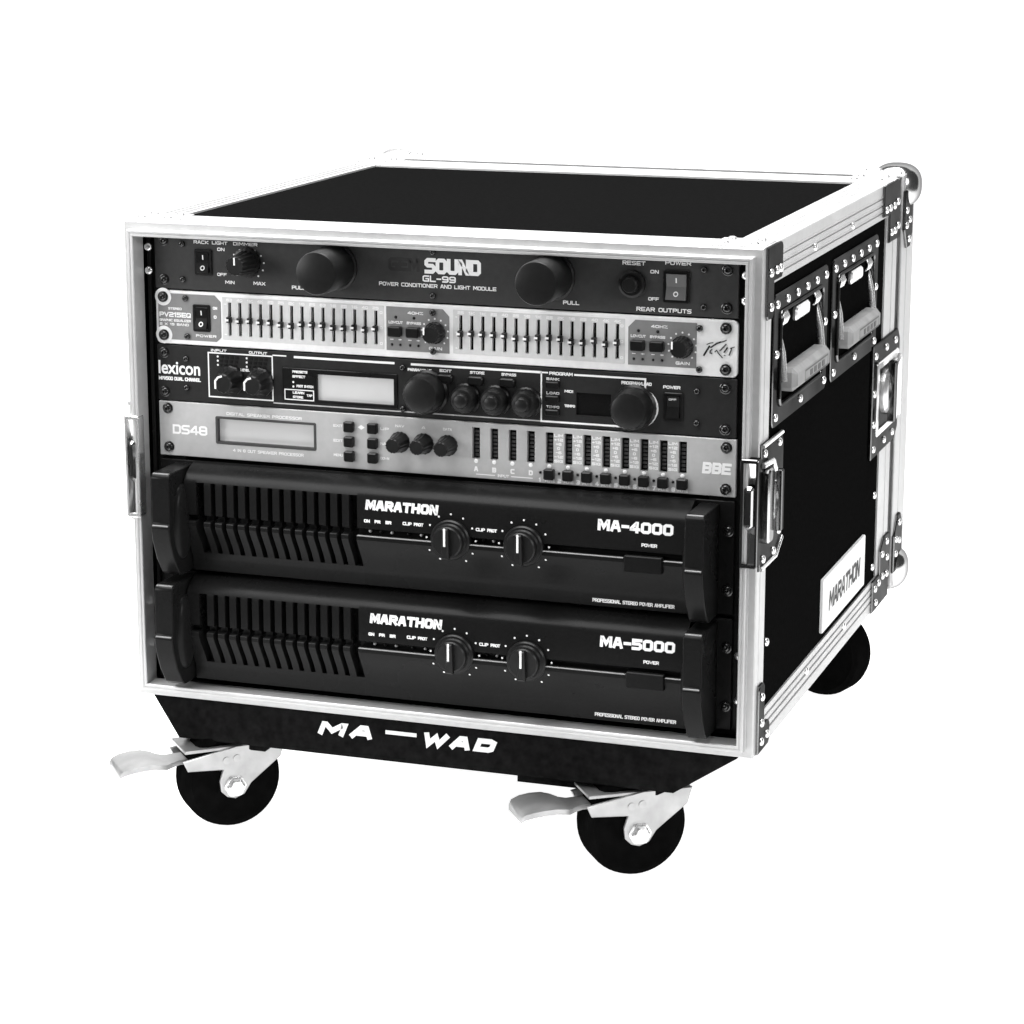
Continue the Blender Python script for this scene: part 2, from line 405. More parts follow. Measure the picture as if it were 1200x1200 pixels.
# removable rear cover: its frame stands off the body by a dark joint
lid = MB('top'); lid.box(-W+6, W-6, D+.5, D2-12, ZB+6, ZT-6); lid = lid.build('rear_cover', 'laminate', case)
def lid_profile():
    t = 11.5; a, b = D+24, D2
    return [(0, b), (0, a+2), (t-2, a+2), (t-2, a), (t-.8, a), (t, a+.8), (t, a+22), (t-.6, a+22.5), (t-.6, a+25.5), (t, a+26), (t, b-1), (t-1, b)]
rim('cover_rim', HWO, ZO0, ZO1, lid_profile(), lid_profile(), 'alu', lid)
# inside the opening: rack rails and lining
for sx in (-1, 1):
    mb = MB('front'); a, b = sorted((sx*(HWO-1.0), sx*220)); mb.box(a, b, ZO0+1, ZO1-1, -17.5, -15, .3); mb.box(*sorted((sx*(HWO-1), sx*(HWO-3.2))), ZO0+1, ZO1-1, -60, -17.6)
    mb.box(*sorted((sx*(HWO-2.5), sx*(HWO-5.5))), ZO0+2, ZO1-2, -14.8, -11, .4)
    rr = mb.build('rack_rail', 'amp_black', case)
    for z in (350, 331, 20, 56): place('rivet', RIV['front'], (sx*(HWO-4.0), 11, z), rr)
mb = MB('front'); mb.box(-W+11, W-11, ZO0+1, ZO1-1, -70, -66); mb.build('inner_lining', 'matte_black', case)

# ---- corner braces with rivets
def brace(frame, polys, w_, rivets, parent=case, name='corner_brace', material='chrome'):
    o = None
    for k, poly in enumerate(polys):
        mb = MB(frame[0], frame[1]); mb.prism(poly, 0, w_, .6)
        q = mb.build(name if k == 0 else 'brace_leg', material, parent if k == 0 else o)
        if k == 0: o = q
    mb = MB(frame[0], frame[1])
    for u, v in rivets:
        pos = mb.o + mb.U*u + mb.V*v + mb.W*(w_-.1); place('rivet', RIV[frame[0]], pos, o)
    return o
def Lpoly(u0, u1, u2, v0, v1, v2, fu=1, fv=1):
    """L shape: arm u0..u2 at v0..v1 and u0..u1 up to v2"""
    P = [(u0, v0), (u2-3, v0), (u2, v0+3), (u2, v1-3), (u2-3, v1), (u1, v1), (u1, v2-3), (u1-3, v2), (u0+3, v2), (u0, v2-3)]
    return P
def flip(P, cu=None, cv=None):
    Q = [((2*cu-u) if cu is not None else u, (2*cv-v) if cv is not None else v) for u, v in P]
    return Q[::-1] if (cu is None) != (cv is None) else Q
rt_o = ('right', (W, 0, 0))
# front corners on the right side
brace(rt_o, [flip(Lpoly(8, 27, 54, 344.5, 371.5, 399), cv=372-14.0)], 2.2, [(16, 352), (34, 352), (46, 352), (18, 326)])
brace(rt_o, [Lpoly(8, 26, 44, -21.5, -2, 33)], 2.2, [(17, 23), (17, 2), (17, -13), (35, -12)])
# rear corners on the right side of the body
brace(rt_o, [[(441, 344), (468, 344), (468, 318), (513, 318), (513, 371.5), (441, 371.5)]], 2.2, [(449, 350), (466, 350), (485, 350), (501, 352), (475, 327), (490, 327), (505, 330)])
brace(rt_o, [[(441, -21.5), (513, -21.5), (513, 40), (488, 40), (472, 30), (472, 8), (441, 8)]], 2.2, [(480, 26), (500, 34), (450, 0), (466, 2), (484, 4), (503, 2), (503, 18), (455, -14)])
# top braces
for sx in (-1, 1):
    for y0, y1 in ((5, 44), (466, 512)):
        a, b = sorted((sx*(W-1), sx*(W-42)))
        yy = [(a, y0), (b, y0), (b, y1), (a, y1)]
        brace(('top', (0, 0, ZT)), [inset(yy, .5)], 1.6, [(sx*(W-10), y0+8), (sx*(W-33), y0+8), (sx*(W-10), y1-8), (sx*(W-33), y1-8)], material='bright_steel')  # lighter metal than the side braces: top light put into the colour
# ball corners on the rear cover
def ball_corner(sx, sz):
    cx, cy, cz = sx*(W-13), D2-23, (ZT-13 if sz > 0 else ZB+13)
    o = empty('ball_corner', (cx, cy, cz), case)
    mb = MB('front'); n = 20; rings = []
    for i in range(1, n):
        ph = math.pi*i/n; ring = []
        for k in range(28):
            a = 2*math.pi*k/28
            d = Vector((math.sin(ph)*math.cos(a), math.sin(ph)*math.sin(a), math.cos(ph)))
            e = Vector([abs(t)**.8*(1 if t > 0 else -1) for t in d])      # slightly squared ball
            ring.append(mb.p(cx+23*e.x, cz+21*e.z, -(cy+26*e.y)))
        rings.append(ring)
    for A, B in zip(rings, rings[1:]):
        for k in range(28): mb.face(A[k], A[(k+1) % 28], B[(k+1) % 28], B[k])
    mb.face(*rings[0][::-1]); mb.face(*rings[-1])
    mb.build('ball', 'ball_chrome' if sx > 0 else 'bright_steel', o, smooth=60)  # left balls paler: the brightness there is put into the colour
    if sx > 0:
        s = sz; z0 = cz
        P = [(538, z0-s*2), (576, z0-s*2), (576, z0-s*44), (566, z0-s*56), (552, z0-s*56), (538, z0-s*38)]
        if s > 0: P = P[::-1]
        mb = MB('right', (W, 0, 0)); mb.prism(P, 0, 2.4, .8); mb.build('leg_plate', 'chrome', o)
        for y, dz in ((545, 20), (560, 30), (545, 34), (559, 48)): place('rivet', RIV['right'], (W+2.3, y, z0-s*dz), o)
    P = [(cx-36, cy-30), (cx+10, cy-30), (cx+10, cy+12), (cx-36, cy+12)] if sx > 0 else [(cx-10, cy-30), (cx+36, cy-30), (cx+36, cy+12), (cx-10, cy+12)]
    if sz > 0:
        mb = MB('top', (0, 0, ZT)); mb.prism(inset(P, 1), 0, 2, .8); mb.build('leg_plate', 'bright_steel', o)  # paler than the side plates, with the top light in its colour
        for k in (0, 1): place('rivet', RIV['top'], (cx-sx*(14+14*k), cy-18, ZT+1.9), o)
    return o
for sx in (-1, 1):
    for sz in (-1, 1): ball_corner(sx, sz)

# ---- recessed spring handles on the right side
def side_handle(y0):
    yl, z0, z1 = 186.0, 229.0, 332.0
    o = empty('recessed_handle', (W, y0+yl/2, z0), case)
    org = (W-1.6, y0, z0); h = z1-z0
    mb = MB('right', org); mb.panel(0, yl, 0, h, 2.2, 3.4, holes=[(22, yl-22, 17, h-17)], hd=13, r=7, c=.7); mb.build('dish_plate', 'chrome', o)
    mb = MB('right', org); mb.panel(20, yl-20, 15, h-15, -10.8, 1.2, r=3, c=.4); mb.build('dish_floor', 'chrome', o)
    # raised bead round the opening
    mb = MB('right', org); L = rrect(20, yl-20, 15, h-15, 6, 5)
    mb.tube([(a, b, 2.6) for a, b in L]+[(L[0][0], L[0][1], 2.6)], 1.5, 8); mb.build('bead', 'chrome', o, smooth=60)
    # rubber grip on a steel bail
    mb = MB('right', org); gv = 33; gw = 9
    poly = [(36, gv-9), (yl-36, gv-9), (yl-33, gv-6), (yl-33, gv+6), (yl-36, gv+9), (36, gv+9), (33, gv+6), (33, gv-6)]
    mb.prism(poly, -2, gw+4, 4.0); g = mb.build('grip', 'rubber_grey', o)
    mb = MB('right', org)
    stroke(mb, [(62, gv-5), (yl-44, gv-5), (yl-44, gv+3), (62, gv+3)], .7, gw+4.15, True); mb.build('embossed_frame', 'print_dark', g, smooth=0)
    mb = MB('right', org)
    for k in range(4): mb.box(80+14*k, 88+14*k, gv-3.4, gv+1, gw+3.9, gw+4.3)
    mb.build('embossed_marks', 'print_dark', g)
    mb = MB('right', org)
    for a in (27, yl-27): mb.tube([(a, gv, 4), (a, gv+22, 2), (a, h-24, -4)], 3.2, 8)
    mb.tube([(34, h-22, -4), (yl-34, h-22, -4)], 3.6, 10); mb.build('bail', 'bright_steel', o, smooth=60)
    for k in range(2):
        mb = MB('right', org); a = 30 if k == 0 else yl-46
        mb.lathe(0, 0, [(0, 0)], 3)
        mb = MB('right', org); pts = []
        for t in range(49): an = t*2*math.pi/8; pts.append((a+t*.33, h-22+6*math.cos(an), -3+6*math.sin(an)))
        mb.tube(pts, 1.2, 6); mb.build('spring', 'bright_steel', o, smooth=60)
    mb = MB('right', org); mb.prism(rrect(70, yl-70, h-30, h-19, 4, 4), -2, 3.5, 1.5); mb.build('stop_lug', 'bright_steel', o)
    rv = [(9+ (yl-18)*k/5, h-8) for k in range(6)] + [(9+(yl-18)*k/2, 8) for k in range(3)] + [(9, h*.55), (yl-9, h*.55)]
    for a, b in rv: place('rivet', RIV['right'], (W-1.6+2.1, y0+a, z0+b), o)
    return o
side_handle(36); side_handle(240)

# ---- latches
def latch_front(sx):
    fr = 'right' if sx > 0 else 'left'
    o = empty('butterfly_latch', (sx*W, 30, 120), case)
    f = lambda u: u if sx > 0 else -u
    def rect(u0, u1, v0, v1): 
        a, b = sorted((f(u0), f(u1))); return [(a, v0), (b, v0), (b, v1), (a, v1)]
    mb = MB(fr, (sx*W, 0, 0))
    P = [(2, 126), (50, 126), (72, 138), (72, 214), (66, 224), (2, 224)]
    P = [(f(a), b) for a, b in P]; P = P if sx > 0 else P[::-1]
    mb.prism(P, -.8, 1.6, .6); plate_ = mb.build('latch_plate', 'chrome' if sx > 0 else 'bright_steel', o)  # left latch paler than the right: strong light put into its colour
    # dish let into the front rim
    mb = MB('front', (0, -8.2, 0)); a, b = sorted((sx*(HWO-.6), sx*(W+(2.2 if sx > 0 else .8))))
    mb.panel(a, b, 131, 215, 1.6, 10, holes=[(a+2.2, b-2.2, 134, 212)], hd=9, r=2.0, c=.6); mb.build('latch_dish', 'chrome' if sx > 0 else 'bright_steel', o)  # left dish paler than the right too: strong light put into its colour
    mb = MB('front', (0, 0, 0)); A_ = []
    for k in range(17):
        t = k/16; v = 133+80*t; A_.append((mb.p(a+1, v, 7.5-8.5*math.sin(math.pi*t)**.8), mb.p(b-1, v, 6.5-8.5*math.sin(math.pi*t)**.8)))
    for (p0, p1), (q0, q1) in zip(A_, A_[1:]): mb.face(p0, p1, q1, q0)
    mb.build('dish_floor', 'ball_chrome', o, smooth=60)
    # draw hook, drum and folded wing
    mb = MB('front', (0, -1.5, 0)); mb.box(a+3.2, b-3.0, 161, 194, 0, 9.2, 2.2); mb.build('draw_hook', 'ball_chrome', o)
    mb = MB('front', (0, -1.5, 0)); mb.box(a+5.0, b-5.6, 165, 190, 8.9, 9.6, .2); mb.build('hook_slot', 'matte_black', o)
    for pts, r_ in (([(3, 222.5, 2.2), (65, 222.5, 2.2)], 1.6), ([(3, 127.5, 2.2), (50, 127.5, 2.2), (70, 138.5, 2.2)], 1.6), ([(3, 208, 2.5), (26, 208, 4.5), (30, 200, 5.5)], 2.2)):
        mb = MB(fr, (sx*W, 0, 0)); mb.tube([(f(p_), q_, t_) for p_, q_, t_ in pts], r_, 8); mb.build('rolled_lip', 'bright_steel', o, smooth=60)
    mb = MB(fr, (sx*(W+1.6), 0, 0)); mb.lathe(f(34), 176, [(15, 0), (15, 3), (13, 5), (8, 5.4), (7, 4.2), (0, 4.2)], 28); mb.build('drum', 'bright_steel', o, smooth=40)
    mb = MB(fr, (sx*(W+1.6), 0, 0)); mb.box(*sorted((f(31), f(37))), 152, 200, *((4.6, 9.5) if sx > 0 else (2.6, 5.6)), .8); mb.build('wing', 'chrome', o)
    mb = MB(fr, (sx*(W+1.6), 0, 0)); mb.prism(rrect(*sorted((f(8), f(24))), 146, 204, 5, 4), 0, 5.2, 1.4); mb.build('draw_bar', 'ball_chrome', o)
    for u, v in ((11, 216), (58, 216), (62, 182), (60, 146), (11, 134), (44, 133)): place('rivet', RIV[fr], (sx*(W+1.5), u, v), o)
for sx in (-1, 1): latch_front(sx)
def latch_rear():
    o = empty('butterfly_latch', (W, 470, 120), case)
    mb = MB('right', (W, 0, 0)); mb.prism([(414, 128), (520, 128), (534, 138), (534, 222), (524, 232), (414, 232)], -.8, 2.0, .8); mb.build('latch_plate', 'chrome', o)
    mb = MB('right', (W, 0, 0)); mb.panel(430, 526, 146, 214, 3.4, 2.0, holes=[(436, 520, 152, 208)], hd=1.2, r=5, c=.8); mb.build('dish_frame', 'bright_steel', o)
    mb = MB('right', (W+2.0, 0, 0)); mb.lathe(462, 184, [(20, 0), (20, 4), (17, 6.5), (10, 7), (9, 5), (0, 5)], 28); mb.build('drum', 'bright_steel', o, smooth=40)
    mb = MB('right', (W+2.0, 0, 0)); mb.prism([(484, 158), (516, 152), (516, 210), (498, 206), (484, 196)], 0, 6.5, 1.5); mb.build('draw_hook', 'bright_steel', o)
    mb = MB('right', (W+2.0, 0, 0)); mb.box(458, 466, 156, 212, 5, 12, 1.2); mb.build('wing', 'chrome', o)
    for u, v in ((422, 222), (470, 223), (512, 223), (420, 188), (420, 160), (422, 137), (470, 137), (508, 137), (526, 180)): place('rivet', RIV['right'], (W+1.9, u, v), o)
latch_rear()
for y, z in ((42, 60), (42, 300), (452, 88), (452, 20)): place('rivet', RIV['right'], (W-1.6, y, z), case)

# ---- name plate on the right side
mb = MB('right', (W-1.6, 0, 0)); mb.panel(234, 406, 15, 62, 2.6, 2.6, r=1.5, c=.5); npl = mb.build('name_plate', 'plate_white', case)
text('MARATHON', 'right', (W-1.6, 0, 0), 257, 29, 126, 17, 2.75, npl, 'print_black', sw=.22, gap=1.5, shear=.15)

# ---- castor beams under the case and the castors
def beam(y0, y1):
    P = [(-254, ZB-1.5), (-254, ZB-4), (-232, -61), (196, -61), (247, ZB-5), (247, ZB-1.5)]
    mb = MB('front', (0, y1, 0)); mb.prism(P, 0, y1-y0, 1.2); return mb.build('castor_beam', 'beam_black', case)
fb = beam(10, 92); beam(450, 590)
text('MA', 'front', (0, 10, 0), -105, -44, 47, 11.5, .25, fb, sw=.38, gap=2.6, shear=.42)
text('-', 'front', (0, 10, 0), -47, -40.5, 27, 9, .25, fb, sw=.36, shear=.4)
text('WAD', 'front', (0, 10, 0), -15, -44, 62, 11.5, .25, fb, sw=.38, gap=2.6, shear=.42)

for P_ in ([(62, -71), (176, -71), (196, -60), (62, -60)], [(-236, -60), (-226, -70), (-160, -70), (-150, -60)]):
    mb = MB('front', (0, 86, 0)); mb.prism(P_, 0, 62, 1.0); mb.build('castor_pad', 'beam_black', case)

def castor(px, py, heading, brake=True):
    """px,py swivel position; heading in degrees: direction the wheel trails to, seen from above"""
    Rw, T = 42.5, 34.0; ext = 44 if brake else 24
    h = Vector((math.cos(R(heading)), math.sin(R(heading)), 0))
    ax = Vector((-h.y, h.x, 0))                       # axle direction; turned so that it points to the front
    if ax.y > 0: ax = -ax
    o = empty('castor', (px, py, -FLOOR), case)
    ctr = Vector((px, py, 0)) + h*30
    Vz = Vector((0, 0, 1))
    Uu = Vz.cross(ax)                                 # u x v = w with w = ax
    fr = (Uu, Vz, ax)
    hs = 1 if Uu.dot(h) > 0 else -1                   # +u is (hs) times the trailing direction
    zc = -FLOOR+Rw
    mb = MB(fr, (ctr.x, ctr.y, 0))
    mb.lathe(0, zc, [(0, -T/2), (14, -T/2), (30, -T/2+2), (Rw-6, -T/2+.5), (Rw-1.5, -T/2+3), (Rw, -T/2+8), (Rw, T/2-8), (Rw-1.5, T/2-3), (Rw-6, T/2-.5), (30, T/2-2), (14, T/2), (0, T/2)], 48)
    mb.build('wheel', 'rubber', o, smooth=40)
    top = -62.5
    for s in (-1, 1):
        mb = MB(fr, (ctr.x, ctr.y, 0)); w0 = s*(T/2+3.6)-1.4
        P = [(12, zc-8), (13, zc+1), (10, top-22), (40, top-20), (44, top-11), (-2, top-2.5), (-ext, top-2.5), (-ext+4, top-16), (-14, zc-3), (-8, zc-12), (0, zc-15), (7, zc-13)]
        if not brake: P = [(12, zc-8), (13, zc+1), (18, top-2.5), (-ext, top-2.5), (-ext+4, top-16), (-14, zc-3), (-8, zc-12), (0, zc-15), (7, zc-13)]
        P = [(hs*a, b) for a, b in P]
        if hs > 0: P = P[::-1]
        area = sum(P[k][0]*P[(k+1) % len(P)][1]-P[(k+1) % len(P)][0]*P[k][1] for k in range(len(P)))
        if area < 0: P = P[::-1]
        mb.prism(P, w0, w0+2.8, .6); fk = mb.build('fork', 'zinc', o)
        if s > 0:
            mb = MB(fr, (ctr.x, ctr.y, 0)); mb.lathe(0, zc-4, [(9, w0+2.6), (9, w0+3.8), (7.6, w0+4.2), (7, w0+8.5), (5.5, w0+9.5), (0, w0+9.6)], 6*4, flute=6, fd=.5)
            mb.build('axle_bolt', 'bright_steel', o, smooth=30)
            for a, b in ((-hs*2, top-13), (hs*7, top-14)):
                mb = MB(fr, (ctr.x, ctr.y, 0)); mb.lathe(a, b, [(3.2, w0+2.5), (3.2, w0+3.4), (2.2, w0+3.5), (0, w0+3.0)], 14); mb.build('stamped_stud', 'zinc', fk)
    mb = MB('top', (px, py, 0)); mb.lathe(0, 0, [(0, top-4), (20, top-4), (22, top-2), (22, top), (18, top+1.2), (0, top+1.2)], 36); mb.build('swivel_race', 'zinc', o, smooth=40)
    mb = MB('top', (ctr.x, ctr.y, 0)); 
    a, b = h*20, ax*(T/2+3.4)
    P = [(q.x, q.y) for q in (-h*ext-b, h*(42 if brake else 16)-b, h*(42 if brake else 16)+b, -h*ext+b)]
    area = sum(P[k][0]*P[(k+1) % 4][1]-P[(k+1) % 4][0]*P[k][1] for k in range(4))
    if area < 0: P = P[::-1]
    mb.prism(P, top-5, top-2.6, .4); mb.build('fork_bridge', 'zinc', o)
    mb = MB('top', (px, py, 0)); mb.prism(rrect(-38, 8, -32, 36, 5, 3) if px > 0 else rrect(-40, 38, -32, 36, 5, 3), top+.2, top+1.4, .3); mb.build('mount_plate', 'zinc', o)
    # brake: steel tongue bent down and out in the trailing direction with a tread plate
    if not brake: return o
    sec = [(34, top-12.5), (44, top-12.5), (51, top-13.5), (56, top-13.5), (62, top-11.5), (69, top-10), (78, top-10), (87, top-11), (94, top-13), (97, top-16)]
    wd = [10, 10, 12, 16, 20, 22, 22.5, 22, 20, 17]
    mb = MB(fr, (ctr.x, ctr.y, 0)); A = []; n = len(sec)
    for (a, b), d in zip(sec, wd): A.append([mb.p(hs*a, b, -d), mb.p(hs*a, b, d), mb.p(hs*a, b-4.2, d), mb.p(hs*a, b-4.2, -d)])
    for p0, p1 in zip(A, A[1:]):
        for k in range(4): mb.face(p0[k], p0[(k+1) % 4], p1[(k+1) % 4], p1[k])
    mb.face(*A[0][::-1]); mb.face(*A[-1])
    import bmesh
    q = mb.build('brake_pedal', 'zinc', o, smooth=50)
    bm = bmesh.new(); bm.from_mesh(q.data); bmesh.ops.recalc_face_normals(bm, faces=bm.faces); bm.to_mesh(q.data); bm.free()
    return o
castor(-176, 52, 180+42); castor(179, 52, 180+36); castor(168, 568, 345, False); castor(-226, 568, 345, False)

# ================================================================== RACK UNITS
YF = 11.0
FO = (0, YF, 0)                                        # front frame: w measured from the panel face
def unit(name, label, cat, z0, z1, depth, group=None, chassis='matte_black'):
    o = tag(empty(name, (0, YF, z0)), label, cat, group)
    mb = MB('front', FO); mb.box(-216, 216, z0+1.2, z1-1.2, -depth, -7); mb.build('chassis', chassis, o)
    return o
def knob_mesh(name, prof, n=40, flute=0, fd=0., material='knob_black', smooth=30):
    mb = MB('front'); mb.lathe(0, 0, prof, n, flute, fd); return mb.mesh(name, material, smooth)
def rocker(parent, u0, u1, v0, v1, face='plastic_black', tilt=1.6, mark='print_white', frame='plastic_black'):
    mb = MB('front', FO); mb.panel(u0, u1, v0, v1, 1.4, 1.6, holes=[(u0+2.2, u1-2.2, v0+2.2, v1-2.2)], hd=1.4, r=1., c=.5)
    o = mb.build('switch_frame', frame, parent)
    a, b, c, d = u0+2.6, u1-2.6, v0+2.6, v1-2.6; mv = (c+d)/2
    mb = MB('front', FO); i = [mb.p(u, v, w_) for v, w_ in ((c, 3.6), (mv, .8), (d, 2.0)) for u in (a, b)]; j = [mb.p(u, v, -1) for v in (c, d) for u in (a, b)]
    mb.face(i[0], i[1], i[3], i[2]); mb.face(i[2], i[3], i[5], i[4]); mb.face(j[0], j[1], i[1], i[0]); mb.face(i[4], i[5], j[3], j[2])
    mb.face(j[0], i[0], i[2], i[4], j[2]); mb.face(i[1], j[1], j[3], i[5], i[3])
    k = mb.build('rocker', face, o, smooth=0)
    mu = (a+b)/2
    if mark:
        n = [(mu+2.0*math.cos(t*math.pi/6), c+(mv-c)*.45+2.0*math.sin(t*math.pi/6)) for t in range(12)]
        mb = MB('front', FO)
        wv = lambda v: 3.6-(v-c)/(mv-c)*2.8 if v < mv else .8+(v-mv)/(d-mv)*1.2
        q = [(u, v) for u, v in n]
        L = [mb.p(u, v, wv(v)+.12) for u, v in q]; q2 = [(mu+(u-mu)*.58, c+(mv-c)*.45+(v-c-(mv-c)*.45)*.58) for u, v in q]; Rr = [mb.p(u, v, wv(v)+.12) for u, v in q2]
        for t in range(12): mb.face(L[t], L[(t+1) % 12], Rr[(t+1) % 12], Rr[t])
        vv = (mv+d)/2
        t = [mb.p(u, v, wv(v)+.12) for u, v in ((mu-.45, vv-1.8), (mu+.45, vv-1.8), (mu+.45, vv+2.0), (mu-.45, vv+2.0))]; mb.face(*t)
        mb.build('switch_marks', mark, k, smooth=0)
    return o
def T(s, u, v, width, height, parent, material='print_white', w_=.14, **kw):
    return text(s, 'front', FO, u, v, width, height, w_, parent, material, **kw)
def dots(pts, r, parent, material='print_white', w_=.12, name='printed_dots'):
    mb = MB('front', FO)
    for u, v in pts:
        mb.face(*[mb.p(u+r*math.cos(R(45*k)), v+r*math.sin(R(45*k)), w_) for k in range(8)])
    return mb.build(name, material, parent, smooth=0)
def led(parent, u, v, r=1.3, material='plastic_black', w_=.9):
    mb = MB('front', FO); mb.lathe(u, v, [(r, 0), (r, w_*.5), (r*.7, w_), (0, w_*1.15)], 12); return mb.build('indicator_light', material, parent, smooth=60)

# ---------------------------------------------------------------- 1: power conditioner with pull-out lamps
z0, z1 = 317.0, 361.8
U1 = unit('power_conditioner', 'black power conditioner with two big round pull-out lamp tubes, topmost unit in the rack', 'rack unit', z0, z1, 220)
mb = MB('front', FO); mb.panel(-241, 241, z0+.2, z1, 0, 3.4, r=.8, c=.5); mb.build('faceplate', 'face_grey', U1)
rack_screws(U1, [(-232.8, 356), (-233.2, 324.5), (232.5, 353.5), (232.4, 324.8)], YF)
rack_screws(U1, [(-216.3, 353.7), (-216.5, 325.2), (-2.5, 356.6), (-2.6, 322.5), (214.2, 352.8), (214.4, 324.6)], YF, SMALL_SCREW, 'panel_screw')
rocker(U1, -205.4, -190.2, 329.2, 350.2)
T('RACK', -206, 354.4, 13, 2.6, U1, sw=.2); T('LIGHT', -190, 354.4, 13.5, 2.6, U1, sw=.2); T('DIMMER', -171.5, 354.4, 21, 2.6, U1, sw=.2)
T('ON', -185.5, 349.4, 6.4, 2.6, U1, sw=.22); T('OFF', -186, 329.4, 8.2, 2.5, U1, sw=.22); T('MIN', -179.2, 323.4, 8.2, 2.6, U1, sw=.22); T('MAX', -154.6, 323.6, 10.2, 2.7, U1, sw=.22)
dim = place('dimmer_knob', knob_mesh('dimmer_knob', [(11.6, 0), (11.6, 3), (9.4, 3.6), (8.2, 12), (7.6, 24), (7.0, 25), (0, 25)], 48, 16, .35), (-159.4, YF, 341.5), U1)
mb = MB('front', FO); mb.box(-160.0, -158.8, 342.2, 348.2, 24.6, 25.2); mb.build('pointer', 'cap_white', dim)
dots([(-159.4+14.2*math.cos(R(a)), 340.2+12.2*math.sin(R(a))) for a in range(-50, 231, 28)], .75, U1)
PULL = knob_mesh('lamp_tube', [(18.6, 0), (18.6, 2), (17.2, 3), (16.9, 38), (16.2, 39.6), (15.2, 40), (0, 40)], 64, material='knob_black', smooth=30)
for x, z in ((-84.0, 343.2), (94.6, 344.0)): place('lamp_tube', PULL, (x, YF, z-2.0), U1)
T('PULL', -121.5, 321.8, 12, 3.0, U1, sw=.22); T('PULL', 103.5, 321.2, 13, 3.0, U1, sw=.22)
T('GEM', -39.4, 340.6, 26, 10.4, U1, 'print_black', sw=.24, gap=1.9); T('SOUND', -9.4, 339.6, 46.5, 12.2, U1, sw=.25, gap=1.9)
T('GL-99', -11, 333.2, 27.5, 5.0, U1, sw=.22); T('POWER CONDITIONER AND LIGHT MODULE', -47.4, 328.6, 97, 3.0, U1, sw=.2)
T('RESET', 150.5, 353.8, 18, 3.2, U1, sw=.2); T('POWER', 184.0, 355.4, 20, 3.0, U1, sw=.2); T('ON', 172.4, 348.2, 6.6, 2.7, U1, sw=.22); T('OFF', 171, 327.6, 8.4, 2.6, U1, sw=.22)
T('REAR OUTPUTS', 161.8, 319.2, 43, 3.2, U1, sw=.2)
place('reset_button', knob_mesh('reset_button', [(10.5, 0), (10.5, 2.5), (8.6, 3.6), (6.4, 3.6), (6.0, 8), (5.2, 9), (0, 9.3)], 32), (158.4, YF, 339.6), U1)
rocker(U1, 182.6, 203.4, 326.8, 351.2, face='rocker_grey')

# ---------------------------------------------------------------- 2: graphic equalizer
z0, z1 = 272.4, 315.8
U2 = unit('graphic_equalizer', 'light silver graphic equalizer with thirty slider slots, second unit from the top', 'rack unit', z0, z1, 200)
sl = [(-176.0+8.97*k) for k in range(15)] + [(20.4+9.04*k) for k in range(15)]
holes = [(x-1.35, x+1.35, 281.6, 308.4) for x in sl]
mb = MB('front', FO); mb.panel(-241.2, 241.2, z0, z1, 0, 3.2, holes=holes, hd=3.0, r=4.2, c=.6); mb.build('faceplate', 'silver_light', U2)
for k, (a, b) in enumerate(((-182.5, -43.5), (14.0, 153.0))):
    hs_ = [h for h in holes if a < h[0] < b]
    mb = MB('front', FO); mb.panel(a, b, 278.2, 312.6, .22, .2, holes=hs_, hd=.5, r=.4, c=.1); fz = mb.build('fader_field', 'fader_grey', U2)
    mb = MB('front', FO); mb.box(a+3, b-3, 280, 310, -4.2, -3.1); mb.build('slot_backing', 'matte_black', U2)
    mb = MB('front', FO)
    for x in sl[15*k:15*k+15]: text_into(mb, random.choice(['25', '40', '63', '1K', '16', '4K', '2K']), x-2.6, 309.4, 5.2, 2.2, .30, sw=.24)
    for dz in (307, 295, 282.6):
        text_into(mb, '+', a+1.6, dz-1, 2.4, 2, .3, sw=.25); text_into(mb, '0', b-3.6, dz-1, 2.4, 2.2, .3, sw=.25)
    mb.build('frequency_print', 'print_white', fz, smooth=0)
    mb = MB('front', FO); 
    for j in range(14):
        xa, xb = sl[15*k+j]+1.7, sl[15*k+j+1]-1.7; mb.box(xa, xb, 294.7, 295.0, .2, .3)
    mb.build('centre_line', 'print_grey', fz, smooth=0)
mb = MB('front'); 
mb.prism([(-1.9, -2.3), (1.9, -2.3), (1.9, 2.3), (-1.9, 2.3)], -2.5, 3.6, .7); CAPB = mb.mesh('slider_knob', 'plastic_black', 20)
mb = MB('front'); mb.box(-2.3, .4, -.8, .8, 3.4, 4.3); CAPW = mb.mesh('slider_mark', 'cap_white', 0)
for k, x in enumerate(sl):
    z = 294.6 + (-1.6 if k % 15 in (5, 6, 10, 11, 13) else 0) + random.uniform(-.5, .5)
    o = place('slider_knob', CAPB, (x, YF, z), U2); place('slider_mark', CAPW, (x, YF, z), o)
mb = MB('front', FO); mb.prism([(-239, 276.0), (-188, 276.0), (-183.8, 279.6), (-183.8, 308.4), (-189, 313.4), (-239, 313.4)], 0, .35, .1); zn = mb.build('power_field', 'zone_grey', U2)
RING = None
mb = MB('front'); mb.lathe(0, 0, [(7.2, .1), (7.2, .55), (6.6, .7), (0, .7)], 24); RING = mb.mesh('screw_ring', 'silver_light', 30)
for x, z in ((-234.3, 310.4), (-234.3, 279.6)): place('screw_ring', RING, (x, YF, z), U2)
rack_screws(U2, [(-234.3, 310.4), (-234.3, 279.4), (232.0, 309.6), (232.2, 278.2)], YF-.7)
rack_screws(U2, [(-214.6, 310.0), (-213.6, 279.2), (-2.8, 309.4), (-2.5, 278.8), (211.6, 308.6), (211.7, 277.2)], YF-.2, SMALL_SCREW, 'panel_screw')
rocker(U2, -208.2, -192.8, 283.6, 305.6)
